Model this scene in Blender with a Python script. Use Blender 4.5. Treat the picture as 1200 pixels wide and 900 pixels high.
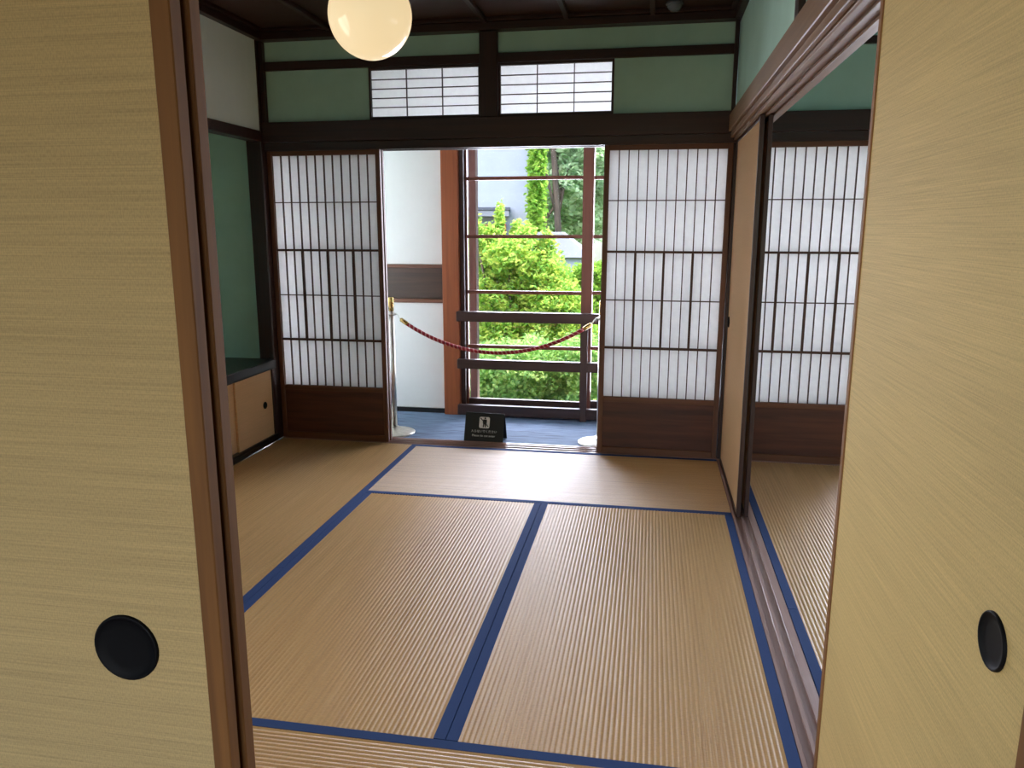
import bpy, bmesh, math, random
import numpy as np
from mathutils import Vector, Matrix

for o in list(bpy.data.objects):
    bpy.data.objects.remove(o)
scene = bpy.context.scene
COL = scene.collection
random.seed(7)
RNG = np.random.default_rng(7)

# ------------------------------------------------------------------ camera
CAM = (2.312, -0.842, 1.326); YAW, PITCH, FPX = 0.1767, 0.1989, 902.2
cd = bpy.data.cameras.new('camera'); cam = bpy.data.objects.new('camera', cd); COL.objects.link(cam)
cd.sensor_fit = 'HORIZONTAL'; cd.sensor_width = 36.0; cd.lens = FPX * 36.0 / 1200.0
cd.clip_start = 0.02; cd.clip_end = 500
cam.location = CAM; cam.rotation_euler = (math.pi / 2 - PITCH, 0, YAW)
scene.camera = cam

# ------------------------------------------------------------------ world, sun, window daylight and added fill lights, exposure
world = bpy.data.worlds.new('sky'); scene.world = world; world.use_nodes = True
wn = world.node_tree.nodes; wl = world.node_tree.links
sky = wn.new('ShaderNodeTexSky'); sky.sky_type = 'NISHITA'; sky.sun_disc = False
sky.sun_elevation = math.radians(52); sky.sun_rotation = math.radians(200)
sky.air_density = 1.0; sky.dust_density = 2.0
wl.new(sky.outputs[0], wn['Background'].inputs[0]); wn['Background'].inputs[1].default_value = 0.95

sd = bpy.data.lights.new('sun', 'SUN'); sd.energy = 12.0; sd.angle = math.radians(1.5); sd.color = (1.0, 0.95, 0.85)
sun = bpy.data.objects.new('sun', sd); COL.objects.link(sun)
sun.rotation_euler = Vector((-0.65, -0.25, -1.0)).to_track_quat('-Z', 'Y').to_euler()

def window_light(name, loc, direction, sx, sy, power, color=(0.86, 0.93, 1.0)):
    l = bpy.data.lights.new(name, 'AREA'); l.shape = 'RECTANGLE'; l.size = sx; l.size_y = sy
    l.energy = power; l.color = color
    o = bpy.data.objects.new(name, l); COL.objects.link(o); o.location = loc
    o.rotation_euler = Vector(direction).to_track_quat('-Z', 'Y').to_euler()
    return o
window_light('daylight_corridor_windows', (3.3, 4.74, 1.05), (0, -1, 0), 4.5, 1.8, 500, (0.82, 0.85, 1.0))
window_light('fill_corridor_end', (-0.52, 4.74, 1.05), (0, -1, 0), 1.05, 1.8, 250, (0.84, 0.86, 1.0))  # fill added at an unseen window to brighten the shoji by the alcove
window_light('fill_front_room', (1.5, -3.75, 1.25), (0, 1, 0), 3.0, 1.7, 3.5, (1.0, 0.95, 0.88))  # booster light added at an unseen window behind the camera
window_light('daylight_side_window', (-0.22, 0.95, 1.25), (1, 0, 0), 1.2, 1.3, 29, (1.0, 0.95, 0.86))
window_light('fill_side_room', (5.85, 1.8, 1.2), (-1, 0, 0), 1.8, 1.4, 18, (0.95, 0.96, 1.0))  # fill added through an unseen window to lift the wall above the alcove

vs = scene.view_settings
vs.view_transform = 'Standard'; vs.look = 'None'; vs.gamma = 1.0; vs.use_curve_mapping = False
vs.exposure = 0.0
cy = scene.cycles
cy.use_denoising = True
cy.max_bounces = 14; cy.diffuse_bounces = 7; cy.glossy_bounces = 5; cy.transmission_bounces = 10; cy.transparent_max_bounces = 16
cy.sample_clamp_indirect = 6.0
cy.caustics_reflective = False; cy.caustics_refractive = False

# ------------------------------------------------------------------ materials
def lin(c):
    return tuple((v / 255 / 12.92) if v / 255 <= 0.04045 else ((v / 255 + 0.055) / 1.055) ** 2.4 for v in c) + (1.0,)

class NT:
    def __init__(s, name):
        s.m = bpy.data.materials.new(name); s.m.use_nodes = True
        s.n = s.m.node_tree.nodes; s.l = s.m.node_tree.links
        s.b = s.n['Principled BSDF']; s.out = s.n['Material Output']
    def new(s, t, **kw):
        n = s.n.new(t)
        for k, v in kw.items(): setattr(n, k, v)
        return n
    def link(s, a, b): s.l.new(a, b)
    def coords(s, scale=(1, 1, 1), kind='Object', rand=False):
        tc = s.new('ShaderNodeTexCoord'); mp = s.new('ShaderNodeMapping'); mp.inputs['Scale'].default_value = scale
        if rand:
            oi = s.new('ShaderNodeObjectInfo'); vm = s.new('ShaderNodeVectorMath', operation='MULTIPLY_ADD')
            cmb = s.new('ShaderNodeCombineXYZ')
            for i in range(3): s.link(oi.outputs['Random'], cmb.inputs[i])
            vm.inputs[1].default_value = (13.1, 17.3, 11.7)
            s.link(cmb.outputs[0], vm.inputs[0]); s.link(tc.outputs[kind], vm.inputs[2]); s.link(vm.outputs[0], mp.inputs['Vector'])
        else:
            s.link(tc.outputs[kind], mp.inputs['Vector'])
        return mp.outputs[0]
    def noise(s, vec, scale=5, detail=4, rough=0.55, dist=0.0):
        n = s.new('ShaderNodeTexNoise'); n.inputs['Scale'].default_value = scale; n.inputs['Detail'].default_value = detail
        n.inputs['Roughness'].default_value = rough; n.inputs['Distortion'].default_value = dist
        s.link(vec, n.inputs['Vector']); return n.outputs['Fac']
    def ramp(s, fac, stops):
        r = s.new('ShaderNodeValToRGB'); e = r.color_ramp.elements
        while len(e) < len(stops): e.new(0.5)
        for i, (p, c) in enumerate(stops): e[i].position = p; e[i].color = c
        s.link(fac, r.inputs[0]); return r.outputs[0]
    def bump(s, h, strength=0.3, dist=0.002, prev=None):
        b = s.new('ShaderNodeBump'); b.inputs['Strength'].default_value = strength; b.inputs['Distance'].default_value = dist
        s.link(h, b.inputs['Height'])
        if prev is not None: s.link(prev, b.inputs['Normal'])
        return b.outputs[0]
    def mixc(s, fac, a, b, mode='MIX'):
        m = s.new('ShaderNodeMix', data_type='RGBA', blend_type=mode)
        for sock, v in ((m.inputs[0], fac), (m.inputs[6], a), (m.inputs[7], b)):
            if hasattr(v, 'is_linked') or isinstance(v, bpy.types.NodeSocket): s.link(v, sock)
            else: sock.default_value = v
        return m.outputs[2]
    def rough(s, r): s.b.inputs['Roughness'].default_value = r
    def color(s, c):
        if isinstance(c, bpy.types.NodeSocket): s.link(c, s.b.inputs['Base Color'])
        else: s.b.inputs['Base Color'].default_value = c
    def normal(s, n): s.link(n, s.b.inputs['Normal'])

MAT = {}
def wood(name, dark, light, rough=0.45, grain=1.0):
    for ax in 'xyz':
        t = NT(name + '_' + ax)
        lo, hi = 1.6, 46.0 * grain
        sc = {'x': (lo, hi, hi), 'y': (hi, lo, hi), 'z': (hi, hi, lo)}[ax]
        v = t.coords(sc, rand=True)
        f = t.noise(v, 1.0, 5, 0.6, 0.6)
        v2 = t.coords(tuple(q * 0.22 for q in sc), rand=True)
        g = t.noise(v2, 1.0, 3, 0.5, 1.2)
        c1 = t.ramp(f, [(0.25, lin(dark)), (0.75, lin(light))])
        mid = tuple((a + b) / 2 for a, b in zip(dark, light))
        c2 = t.ramp(g, [(0.3, lin(dark)), (0.7, lin(mid))])
        t.color(t.mixc(0.35, c1, c2)); t.rough(rough)
        t.normal(t.bump(f, 0.25, 0.001))
        MAT[name + '_' + ax] = t.m
wood('dark_wood', (32, 14, 10), (66, 32, 22), 0.42)
wood('ceiling_wood', (46, 23, 15), (76, 43, 29), 0.55)
wood('shoji_wood', (78, 44, 26), (122, 74, 46), 0.5)
wood('board_wood', (50, 23, 15), (108, 56, 35), 0.5, 0.6)
wood('post_wood', (124, 58, 28), (176, 96, 52), 0.45)
wood('rail_wood', (46, 30, 28), (74, 50, 46), 0.4)
wood('kamoi_wood', (104, 74, 48), (150, 114, 80), 0.5)
wood('fusuma_wood', (100, 62, 26), (146, 98, 46), 0.72)
wood('weathered_wood', (112, 90, 86), (150, 124, 116), 0.7)
wood('inset_wood', (50, 32, 24), (92, 60, 44), 0.5, 0.6)
wood('inset_frame_wood', (86, 46, 30), (124, 72, 46), 0.5)
wood('muntin_wood', (56, 34, 23), (88, 55, 37), 0.6)  # shoji wood darkened, backlit look of the bars put into their colour
wood('sill_wood', (140, 108, 98), (178, 146, 134), 0.24)
wood('sash_wood', (98, 54, 44), (132, 78, 62), 0.4)
wood('lacquer', (16, 13, 12), (24, 19, 17), 0.3)
wood('floor_wood', (92, 62, 40), (140, 98, 64), 0.5)

def plaster(name, c, var=10, bump=0.35):
    t = NT(name); v = t.coords((1, 1, 1))
    f = t.noise(v, 3.0, 6, 0.65); g = t.noise(v, 160, 3, 0.6)
    lo = tuple(max(0, k - var) for k in c); hi = tuple(min(255, k + var) for k in c)
    t.color(t.ramp(f, [(0.3, lin(lo)), (0.7, lin(hi))])); t.rough(0.95)
    t.normal(t.bump(g, bump, 0.002)); t.b.inputs['Specular IOR Level'].default_value = 0.15
    MAT[name] = t.m
plaster('green_plaster', (178, 212, 199), 6)
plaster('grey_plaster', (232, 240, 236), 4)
plaster('white_plaster', (230, 222, 220), 3, 0.15)
plaster('house_white', (152, 160, 176), 4, 0.2)
plaster('house_roof', (128, 132, 140), 6, 0.2)
plaster('ground', (92, 96, 66), 18, 0.4)

def fabric(name, c, axis, var=1.0):
    # grass-cloth: horizontal slubs plus a fine weave; axis = horizontal direction of the sheet
    t = NT(name)
    st = {'x': (2.2, 1, 150), 'y': (1, 2.2, 150)}[axis]
    v = t.coords(st, rand=True); f = t.noise(v, 1.0, 6, 0.75)
    v2 = t.coords(tuple(q * s for q, s in zip(st, (1.6, 1.6, 4)))); g = t.noise(v2, 1.0, 2, 0.6)
    wv = {'x': (620, 1, 210), 'y': (1, 620, 210)}[axis]
    h = t.noise(t.coords(wv), 1.0, 1, 0.5)
    big = t.noise(t.coords((1.4, 1.4, 5), rand=True), 1.0, 3, 0.5)
    d = tuple(k * (1 - 0.16 * var) for k in c); l = tuple(min(255, k * (1 + 0.11 * var)) for k in c)
    c1 = t.ramp(f, [(0.30, lin(d)), (0.5, lin(c)), (0.72, lin(l))])
    c2 = t.mixc(0.45, c1, t.ramp(g, [(0.35, lin(d)), (0.65, lin(l))]), 'MIX')
    c3 = t.mixc(0.25, c2, t.ramp(h, [(0.35, lin(tuple(k * 0.75 for k in c))), (0.6, lin(l))]))
    c4 = t.mixc(0.15, c3, t.ramp(big, [(0.3, lin(d)), (0.7, lin(l))]))
    t.color(c4); t.rough(0.75); t.normal(t.bump(g, 0.35, 0.0012)); t.b.inputs['Specular IOR Level'].default_value = 0.25
    MAT[name] = t.m
fabric('fusuma_cloth_x', (192, 167, 118), 'x')
fabric('fusuma_cloth_y', (202, 176, 120), 'y')
fabric('plain_cloth_y', (206, 168, 128), 'y', 0.25)
fabric('cabinet_cloth_y', (216, 174, 130), 'y', 0.5)

def simple(name, c, rough=0.5, metal=0.0, spec=0.5):
    t = NT(name); v = t.coords((1, 1, 1)); f = t.noise(v, 40, 3, 0.5)
    t.color(t.ramp(f, [(0.3, lin(tuple(k * 0.94 for k in c))), (0.7, lin(tuple(min(255, k * 1.04) for k in c)))]))
    t.rough(rough); t.b.inputs['Metallic'].default_value = metal; t.b.inputs['Specular IOR Level'].default_value = spec
    MAT[name] = t.m
simple('black_metal', (9, 10, 15), 0.6, 0.0, 0.15)
simple('black_plastic', (17, 17, 22), 0.4)
simple('chrome', (218, 214, 204), 0.36, 1.0)
simple('brass', (206, 176, 108), 0.25, 1.0)
simple('rope_red', (166, 34, 52), 0.75)
simple('rope_pale', (206, 140, 140), 0.75)
simple('white_print', (236, 234, 234), 0.6)
simple('sensor_grey', (96, 100, 108), 0.25)
simple('dark_slate', (70, 76, 88), 0.6)

# tatami straw: colour only, the ribs are geometry
t = NT('tatami'); v = t.coords((2.0, 70, 1), rand=True); f = t.noise(v, 1.0, 4, 0.6)
g = t.noise(t.coords((260, 70, 1)), 1.0, 2, 0.6)
c1 = t.ramp(f, [(0.25, lin((180, 139, 88))), (0.55, lin((202, 160, 104))), (0.8, lin((212, 174, 120)))])
c2 = t.ramp(g, [(0.3, lin((164, 126, 80))), (0.65, lin((210, 168, 112)))])
t.color(t.mixc(0.35, c1, c2)); t.rough(0.44); t.normal(t.bump(g, 0.30, 0.0012)); t.b.inputs['Specular IOR Level'].default_value = 0.8
# rush stalks lie across the mat, so the gloss spreads along its length
t.b.inputs['Specular IOR Level'].default_value = 0.85; t.rough(0.42); t.b.inputs['Anisotropic'].default_value = 0.85
cx_ = t.new('ShaderNodeCombineXYZ'); cx_.inputs[0].default_value = 1.0
vt = t.new('ShaderNodeVectorTransform', vector_type='VECTOR', convert_from='OBJECT', convert_to='WORLD')
t.link(cx_.outputs[0], vt.inputs[0]); t.link(vt.outputs[0], t.b.inputs['Tangent'])
MAT['tatami'] = t.m
t = NT('heri'); v = t.coords((900, 900, 1)); f = t.noise(v, 1.0, 1, 0.5)
t.color(t.ramp(f, [(0.3, lin((38, 56, 96))), (0.7, lin((58, 82, 130)))])); t.rough(0.85); t.b.inputs['Specular IOR Level'].default_value = 0.15; t.normal(t.bump(f, 0.2, 0.0006))
MAT['heri'] = t.m
# corridor carpet
t = NT('carpet'); v = t.coords((4.5, 62, 1)); f = t.noise(v, 1.0, 3, 0.6); g = t.noise(t.coords((1, 1, 1)), 420, 2, 0.6)
t.color(t.mixc(0.3, t.ramp(f, [(0.34, lin((42, 52, 72))), (0.48, lin((98, 120, 148))), (0.7, lin((124, 146, 174)))]), t.ramp(g, [(0.3, lin((66, 82, 108))), (0.7, lin((128, 148, 176)))])))
t.rough(0.85); t.normal(t.bump(g, 0.5, 0.003)); MAT['carpet'] = t.m
# shoji paper
t = NT('paper'); t.n.remove(t.b)
v = t.coords((1, 1, 1)); f = t.noise(v, 30, 5, 0.7)
col = t.ramp(f, [(0.3, (0.86, 0.86, 0.85, 1)), (0.7, (0.93, 0.93, 0.92, 1))])
tr = t.new('ShaderNodeBsdfTranslucent'); df = t.new('ShaderNodeBsdfDiffuse'); mx = t.new('ShaderNodeMixShader'); mx.inputs[0].default_value = 0.70
t.link(col, tr.inputs[0]); t.link(col, df.inputs[0]); t.link(df.outputs[0], mx.inputs[1]); t.link(tr.outputs[0], mx.inputs[2]); t.link(mx.outputs[0], t.out.inputs[0])
MAT['paper'] = t.m
# window glass (thin pane)
t = NT('glass'); t.n.remove(t.b)
tp = t.new('ShaderNodeBsdfTransparent'); tp.inputs[0].default_value = (0.97, 0.97, 0.97, 1)
gl = t.new('ShaderNodeBsdfGlossy'); gl.inputs['Roughness'].default_value = 0.02
fr = t.new('ShaderNodeFresnel'); fr.inputs[0].default_value = 1.35
mx = t.new('ShaderNodeMixShader'); t.link(fr.outputs[0], mx.inputs[0]); t.link(tp.outputs[0], mx.inputs[1]); t.link(gl.outputs[0], mx.inputs[2]); t.link(mx.outputs[0], t.out.inputs[0])
MAT['glass'] = t.m
# lamp globe: lit opal glass
t = NT('opal_globe'); v = t.coords((1, 1, 1)); f = t.noise(v, 3.0, 2, 0.5)
t.color((0.30, 0.27, 0.22, 1)); t.rough(0.12)
t.link(t.ramp(f, [(0.3, (1.0, 0.74, 0.40, 1)), (0.7, (1.0, 0.78, 0.45, 1))]), t.b.inputs['Emission Color']); t.b.inputs['Emission Strength'].default_value = 0.80
MAT['opal_globe'] = t.m
# foliage and bark
def leafmat(name, a, b, c, trans=0.45):
    t = NT(name); t.n.remove(t.b)
    gi = t.new('ShaderNodeNewGeometry')
    col = t.ramp(gi.outputs['Random Per Island'], [(0.0, lin(a)), (0.5, lin(b)), (1.0, lin(c))])
    df = t.new('ShaderNodeBsdfDiffuse'); tr = t.new('ShaderNodeBsdfTranslucent'); mx = t.new('ShaderNodeMixShader'); mx.inputs[0].default_value = trans
    t.link(col, df.inputs[0]); t.link(col, tr.inputs[0]); t.link(df.outputs[0], mx.inputs[1]); t.link(tr.outputs[0], mx.inputs[2])
    t.link(mx.outputs[0], t.out.inputs[0]); MAT[name] = t.m
leafmat('leaf_yellow', (126, 182, 92), (176, 208, 100), (222, 228, 124), 0.6)
leafmat('leaf_green', (144, 190, 118), (178, 214, 132), (214, 232, 150), 0.6)
leafmat('leaf_blue', (170, 202, 158), (196, 222, 180), (222, 238, 204), 0.6)
leafmat('leaf_vivid', (110, 158, 66), (146, 190, 80), (184, 212, 100), 0.55)
t = NT('bark'); f = t.noise(t.coords((14, 14, 3)), 1.0, 4, 0.6)
t.color(t.ramp(f, [(0.3, lin((62, 54, 48))), (0.7, lin((104, 92, 80)))])); t.rough(0.9); t.normal(t.bump(f, 0.6, 0.02)); MAT['bark'] = t.m

# ------------------------------------------------------------------ builders
def tag(o, label=None, cat=None, group=None, kind=None):
    if label: o['label'] = label
    if cat: o['category'] = cat
    if group: o['group'] = group
    if kind: o['kind'] = kind
    return o
def thing(name, label, cat, loc=(0, 0, 0), rotz=0.0, group=None, kind=None):
    o = bpy.data.objects.new(name, None); o.empty_display_size = 0.05; COL.objects.link(o)
    o.location = loc; o.rotation_euler = (0, 0, rotz)
    return tag(o, label, cat, group, kind)
def link_mesh(name, me, mat, parent=None, loc=(0, 0, 0)):
    o = bpy.data.objects.new(name, me); COL.objects.link(o); o.location = loc
    if parent is not None: o.parent = parent
    if mat and not me.materials: me.materials.append(MAT[mat])
    return o
_boxes = {}
def pick(mat, d):
    if mat in MAT: return mat
    ax = 'xyz'[max(range(3), key=lambda i: d[i])]
    return mat + '_' + ax
def box_mesh(d, mat, bev):
    k = (tuple(round(v, 5) for v in d), mat, bev)
    if k not in _boxes:
        bm = bmesh.new(); bmesh.ops.create_cube(bm, size=1.0)
        bmesh.ops.scale(bm, vec=d, verts=bm.verts)
        if bev > 0:
            b = min(bev, min(d) * 0.4)
            bmesh.ops.bevel(bm, geom=list(bm.edges), offset=b, segments=1, affect='EDGES', profile=0.5)
        me = bpy.data.meshes.new('box'); bm.to_mesh(me); bm.free(); me.materials.append(MAT[mat]); _boxes[k] = me
    return _boxes[k]
def box(name, parent, mat, x0, x1, y0, y1, z0, z1, bev=0.0015):
    d = (x1 - x0, y1 - y0, z1 - z0)
    o = bpy.data.objects.new(name, box_mesh(d, pick(mat, d), bev)); COL.objects.link(o)
    o.location = ((x0 + x1) / 2, (y0 + y1) / 2, (z0 + z1) / 2)
    if parent is not None: o.parent = parent
    return o
def struct(name, label, *a, cat=None, **k):
    o = box(name, None, *a, **k); return tag(o, label, cat or name.split('_')[0], None, 'structure')
def struct_root(name, label, cat=None):
    return thing(name, label, cat or name.split('_')[0], kind='structure')
def tube_mesh(pts, radii, seg=10, cap=True, tex=None):
    pts = [Vector(p) for p in pts]
    if not hasattr(radii, '__len__'): radii = [radii] * len(pts)
    bm = bmesh.new(); rings = []
    up = Vector((0, 0, 1)); prev = None
    for i, p in enumerate(pts):
        tdir = (pts[min(i + 1, len(pts) - 1)] - pts[max(i - 1, 0)]).normalized()
        if prev is None:
            a = tdir.cross(up)
            if a.length < 1e-3: a = tdir.cross(Vector((1, 0, 0)))
        else: a = prev - tdir * prev.dot(tdir)
        a.normalize(); b = tdir.cross(a); prev = a
        rings.append([bm.verts.new(p + (a * math.cos(2 * math.pi * k / seg) + b * math.sin(2 * math.pi * k / seg)) * radii[i]) for k in range(seg)])
    for r0, r1 in zip(rings, rings[1:]):
        for k in range(seg): bm.faces.new((r0[k], r0[(k + 1) % seg], r1[(k + 1) % seg], r1[k]))
    if cap: bm.faces.new(rings[0][::-1]); bm.faces.new(rings[-1])
    for f in bm.faces: f.smooth = True
    bmesh.ops.recalc_face_normals(bm, faces=bm.faces)
    me = bpy.data.meshes.new('tube'); bm.to_mesh(me); bm.free(); return me
def lathe_mesh(profile, seg=32):
    bm = bmesh.new(); rings = []
    for r, z in profile:
        if r < 1e-6: rings.append([bm.verts.new((0, 0, z))])
        else: rings.append([bm.verts.new((r * math.cos(2 * math.pi * k / seg), r * math.sin(2 * math.pi * k / seg), z)) for k in range(seg)])
    for a, b in zip(rings, rings[1:]):
        for k in range(seg):
            j = (k + 1) % seg
            if len(a) == 1 and len(b) == 1: continue
            if len(a) == 1: bm.faces.new((a[0], b[k], b[j]))
            elif len(b) == 1: bm.faces.new((a[k], a[j], b[0]))
            else: bm.faces.new((a[k], a[j], b[j], b[k]))
    for f in bm.faces: f.smooth = True
    bmesh.ops.recalc_face_normals(bm, faces=bm.faces)
    me = bpy.data.meshes.new('lathe'); bm.to_mesh(me); bm.free(); return me

# pixel of the photograph -> point on the plane Y = y (outdoor things stand at an estimated distance)
def at(px, py, y):
    fw = Vector((-math.sin(YAW) * math.cos(PITCH), math.cos(YAW) * math.cos(PITCH), -math.sin(PITCH)))
    rt = Vector((math.cos(YAW), math.sin(YAW), 0)); up = rt.cross(fw)
    d = fw + rt * (px - 600) / FPX - up * (py - 450) / FPX
    return Vector(CAM) + d * ((y - CAM[1]) / d.y)

# ------------------------------------------------------------------ setting: floors
ZC = 2.46       # ceiling
KS = 1.795      # underside of the door-head beams
struct('floor', 'plain subfloor under the tatami rooms', 'floor_wood', -0.85, 5.75, -3.7, 4.62, -0.20, -0.06, bev=0)
fl = struct_root('floor_front_room', 'wooden floor of the front room before the sliding doors', 'floor')
for i in range(12):
    box('plank', fl, 'floor_wood', -0.6 + i * 0.5, -0.603 + (i + 1) * 0.5, -3.6, -0.06, -0.06, -0.004, 0.002)

# tatami mats: ribbed straw surface, cloth edging on the long sides
def tatami_meshes(L, W, plain=False):
    hb = 0.032; n = int((W - 2 * hb) / 0.0145); sub = 6
    ys = np.linspace(-W / 2 + hb - 0.004, W / 2 - (0.002 if plain else hb - 0.004), n * sub + 1)
    ph = (np.arange(n * sub + 1) % sub) / sub
    zs = 0.0017 * np.abs(np.sin(np.pi * ph)) ** 0.8 - 0.0022
    xs = (-L / 2 + 0.001, L / 2 - 0.001)
    V = [(x, y, z) for x in xs for y, z in zip(ys, zs)]; m = len(ys)
    F = [(i, m + i, m + i + 1, i + 1) for i in range(m - 1)]
    me = bpy.data.meshes.new('tatami_surface'); me.from_pydata(V, [], F); me.validate(); me.update()
    for p in me.polygons: p.use_smooth = True
    me.materials.append(MAT['tatami'])
    return me
_tm = {}
def tatami(cx, cy_, vertical, label, L=1.82, W=0.91, group='tatami mats', sides=(-1, 1)):
    r = thing('tatami_mat', label, 'mat', (cx, cy_, 0), math.pi / 2 if vertical else 0, group)
    k = (round(L, 3), round(W, 3), len(sides))
    if k not in _tm: _tm[k] = tatami_meshes(L, W, len(sides) == 1)
    link_mesh('straw_surface', _tm[k], None, r)
    box('core', r, 'tatami', -L / 2 + 0.0012, L / 2 - 0.0012, -W / 2 + 0.0012, W / 2 - 0.0012, -0.058, -0.0026, 0)
    for s in sides:
        e = box('cloth_edging', r, 'heri', -L / 2 + 0.001, L / 2 - 0.001, *(sorted((s * (W / 2 - 0.001), s * (W / 2 - 0.034)))), -0.02, 0.0006, 0.0008)
    return r
G1 = 'tatami mats in the main room'; G2 = 'tatami mats in the side room'
tatami(1.82, 3.185, False, 'tatami mat lying along the threshold of the shoji opening, pale with window glare', group=G1)
tatami(1.365, 1.82, True, 'tatami mat running lengthwise through the middle of the room', group=G1)
tatami(2.275, 1.82, True, 'tatami mat running lengthwise beside the wooden door track', group=G1)
tatami(1.82, 0.455, False, 'tatami mat lying crosswise just inside the open front doors', group=G1)
tatami(0.455, 2.73, True, 'tatami mat in the corner before the low alcove cabinet', group=G1, sides=(-1,))
tatami(0.455, 0.91, True, 'tatami mat beside the left wall, end to end with the cabinet-side mat', group=G1, sides=(-1,))
tatami(3.29, 2.73, True, 'side room tatami mat beneath the side room shoji along the door track', group=G2)
tatami(3.29, 0.91, True, 'side room tatami mat behind the near sliding door along the door track', group=G2)
for k, w in ((1, 'second row from the door track'), (2, 'last row from the door track')):
    tatami(3.29 + 0.91 * k, 2.73, True, 'side room tatami mat in the %s, toward the shoji' % w, group=G2)
    tatami(3.29 + 0.91 * k, 0.91, True, 'side room tatami mat in the %s, away from the shoji' % w, group=G2)

# door track between the two tatami rooms and other sills
def track(name, label, x0, x1, y0, y1, axis, z0, z1, mat, top, grooves):
    """beam with sunk grooves; grooves = list of (offset0, offset1) across the beam; top: grooves on the upper or lower face"""
    r = struct_root(name, label, 'sill' if top else 'beam')
    gd = 0.010
    if top: box('body', r, mat, x0, x1, y0, y1, z0, z1 - gd, 0)
    else: box('body', r, mat, x0, x1, y0, y1, z0 + gd, z1, 0.001)
    a0, a1 = (x0, x1) if axis == 'y' else (y0, y1)
    cur = a0; spans = []
    for g0, g1 in grooves: spans.append((cur, a0 + g0)); cur = a0 + g1
    spans.append((cur, a1))
    for s0, s1 in spans:
        zz = (z1 - gd, z1) if top else (z0, z0 + gd)
        if axis == 'y': box('ridge', r, mat, s0, s1, y0, y1, zz[0], zz[1], 0.001)
        else: box('ridge', r, mat, x0, x1, s0, s1, zz[0], zz[1], 0.001)
    return r
GR = [(0.013, 0.037), (0.049, 0.073)]
track('trim_1', 'worn grooved wooden door track on the floor between the two tatami rooms', 2.731, 2.834, 0.0, 3.64, 'y', -0.058, -0.001, 'sill_wood', True, GR)
track('trim_2', 'grooved wooden threshold under the shoji screens', 0.0, 5.6, 3.642, 3.775, 'x', -0.058, 0.002, 'sill_wood', True, [(0.012, 0.044), (0.054, 0.086), (0.096, 0.116)])
track('trim_3', 'grooved wooden threshold under the front sliding doors', -0.05, 2.72, -0.058, 0.060, 'x', -0.058, -0.002, 'sill_wood', True, [(0.052, 0.084), (0.086, 0.1135)])
cr = struct('floor_corridor', 'blue ribbed carpet on the window corridor floor', 'carpet', -1.15, 5.7, 3.777, 4.52, -0.058, -0.006, cat='carpet')

# ------------------------------------------------------------------ setting: beams, posts, walls
track('trim_4', 'light brown grooved lintel over the side room opening', 2.731, 2.834, 0.0, 3.634, 'y', KS, 1.85, 'kamoi_wood', False, GR)
r = struct_root('trim_5', 'broad moulded rail above the side room opening', 'rail')
box('face_board', r, 'kamoi_wood', 2.697, 2.729, 0.05, 3.611, 1.838, 1.925, 0.003)
box('lower_lip', r, 'kamoi_wood', 2.712, 2.729, 0.05, 3.634, 1.808, 1.837, 0.002)
track('trim_6', 'dark grooved lintel above the shoji screens', 0.0, 5.6, 3.635, 3.76, 'x', 1.783, 1.83, 'dark_wood', False, [(0.018, 0.052), (0.062, 0.096)])
struct('trim_7', 'dark rail above the shoji screens in the main room', 'dark_wood', 0.0, 2.734, 3.612, 3.70, 1.831, 1.945, bev=0.003, cat='rail')
struct('trim_8', 'dark rail above the shoji screens in the side room', 'dark_wood', 2.84, 5.6, 3.612, 3.70, 1.832, 1.935, bev=0.003, cat='rail')
struct('trim_9', 'dark corner post between the alcove and the shoji', 'dark_wood', -0.098, -0.001, 3.60, 3.72, 0.0, ZC, bev=0.004, cat='post')
struct('trim_10', 'dark post where the shoji wall meets the side room wall', 'dark_wood', 2.733, 2.815, 3.642, 3.74, 0.003, 1.782, bev=0.004, cat='post')
struct('trim_11', 'short dark post between the two transom windows', 'dark_wood', 1.327, 1.429, 3.63, 3.73, 1.946, 2.40, bev=0.003, cat='post')
struct('trim_12', 'dark horizontal beam above the transom windows', 'dark_wood', 0.0, 2.73, 3.645, 3.72, 2.240, 2.288, bev=0.002, cat='beam')
struct('trim_13', 'thin dark corner strip above the shoji beside the alcove', 'dark_wood', 0.0, 0.024, 3.63, 3.70, 1.946, 2.40, bev=0.002, cat='strip')
struct('trim_14', 'thin dark corner strip above the shoji beside the side room', 'dark_wood', 2.708, 2.729, 3.63, 3.70, 1.94, 2.40, bev=0.002, cat='strip')
struct('trim_15', 'short dark strut on the wall above the side room opening', 'dark_wood', 2.715, 2.745, 1.72, 1.79, 1.926, 2.40, bev=0.002, cat='strut')
wb = struct_root('wall_back', 'green plaster wall panels above the shoji screens')
for (a, b, c, d) in ((0.024, 0.662, 1.946, 2.239), (2.078, 2.708, 1.946, 2.239), (0.024, 1.326, 2.289, 2.40), (1.430, 2.708, 2.289, 2.40)):
    box('plaster_panel', wb, 'green_plaster', a, b, 3.665, 3.70, c, d, 0)
box('plaster_panel', wb, 'green_plaster', 2.84, 5.6, 3.665, 3.70, 1.936, 2.262, 0)
box('plaster_panel', wb, 'green_plaster', 2.84, 5.6, 3.665, 3.70, 2.30, ZC, 0)
box('cross_beam', wb, 'dark_wood', 2.84, 5.6, 3.645, 3.72, 2.262, 2.30)
wr = struct_root('wall_right', 'green plaster wall above the side room opening')
box('plaster_panel', wr, 'green_plaster', 2.735, 2.83, 0.0, 3.74, 1.851, ZC, 0)
wlft = struct_root('wall_left', 'green plaster wall around the alcove')
box('plaster_panel', wlft, 'grey_plaster', -0.06, -0.004, 1.84, 3.60, 1.896, ZC, 0)
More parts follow.
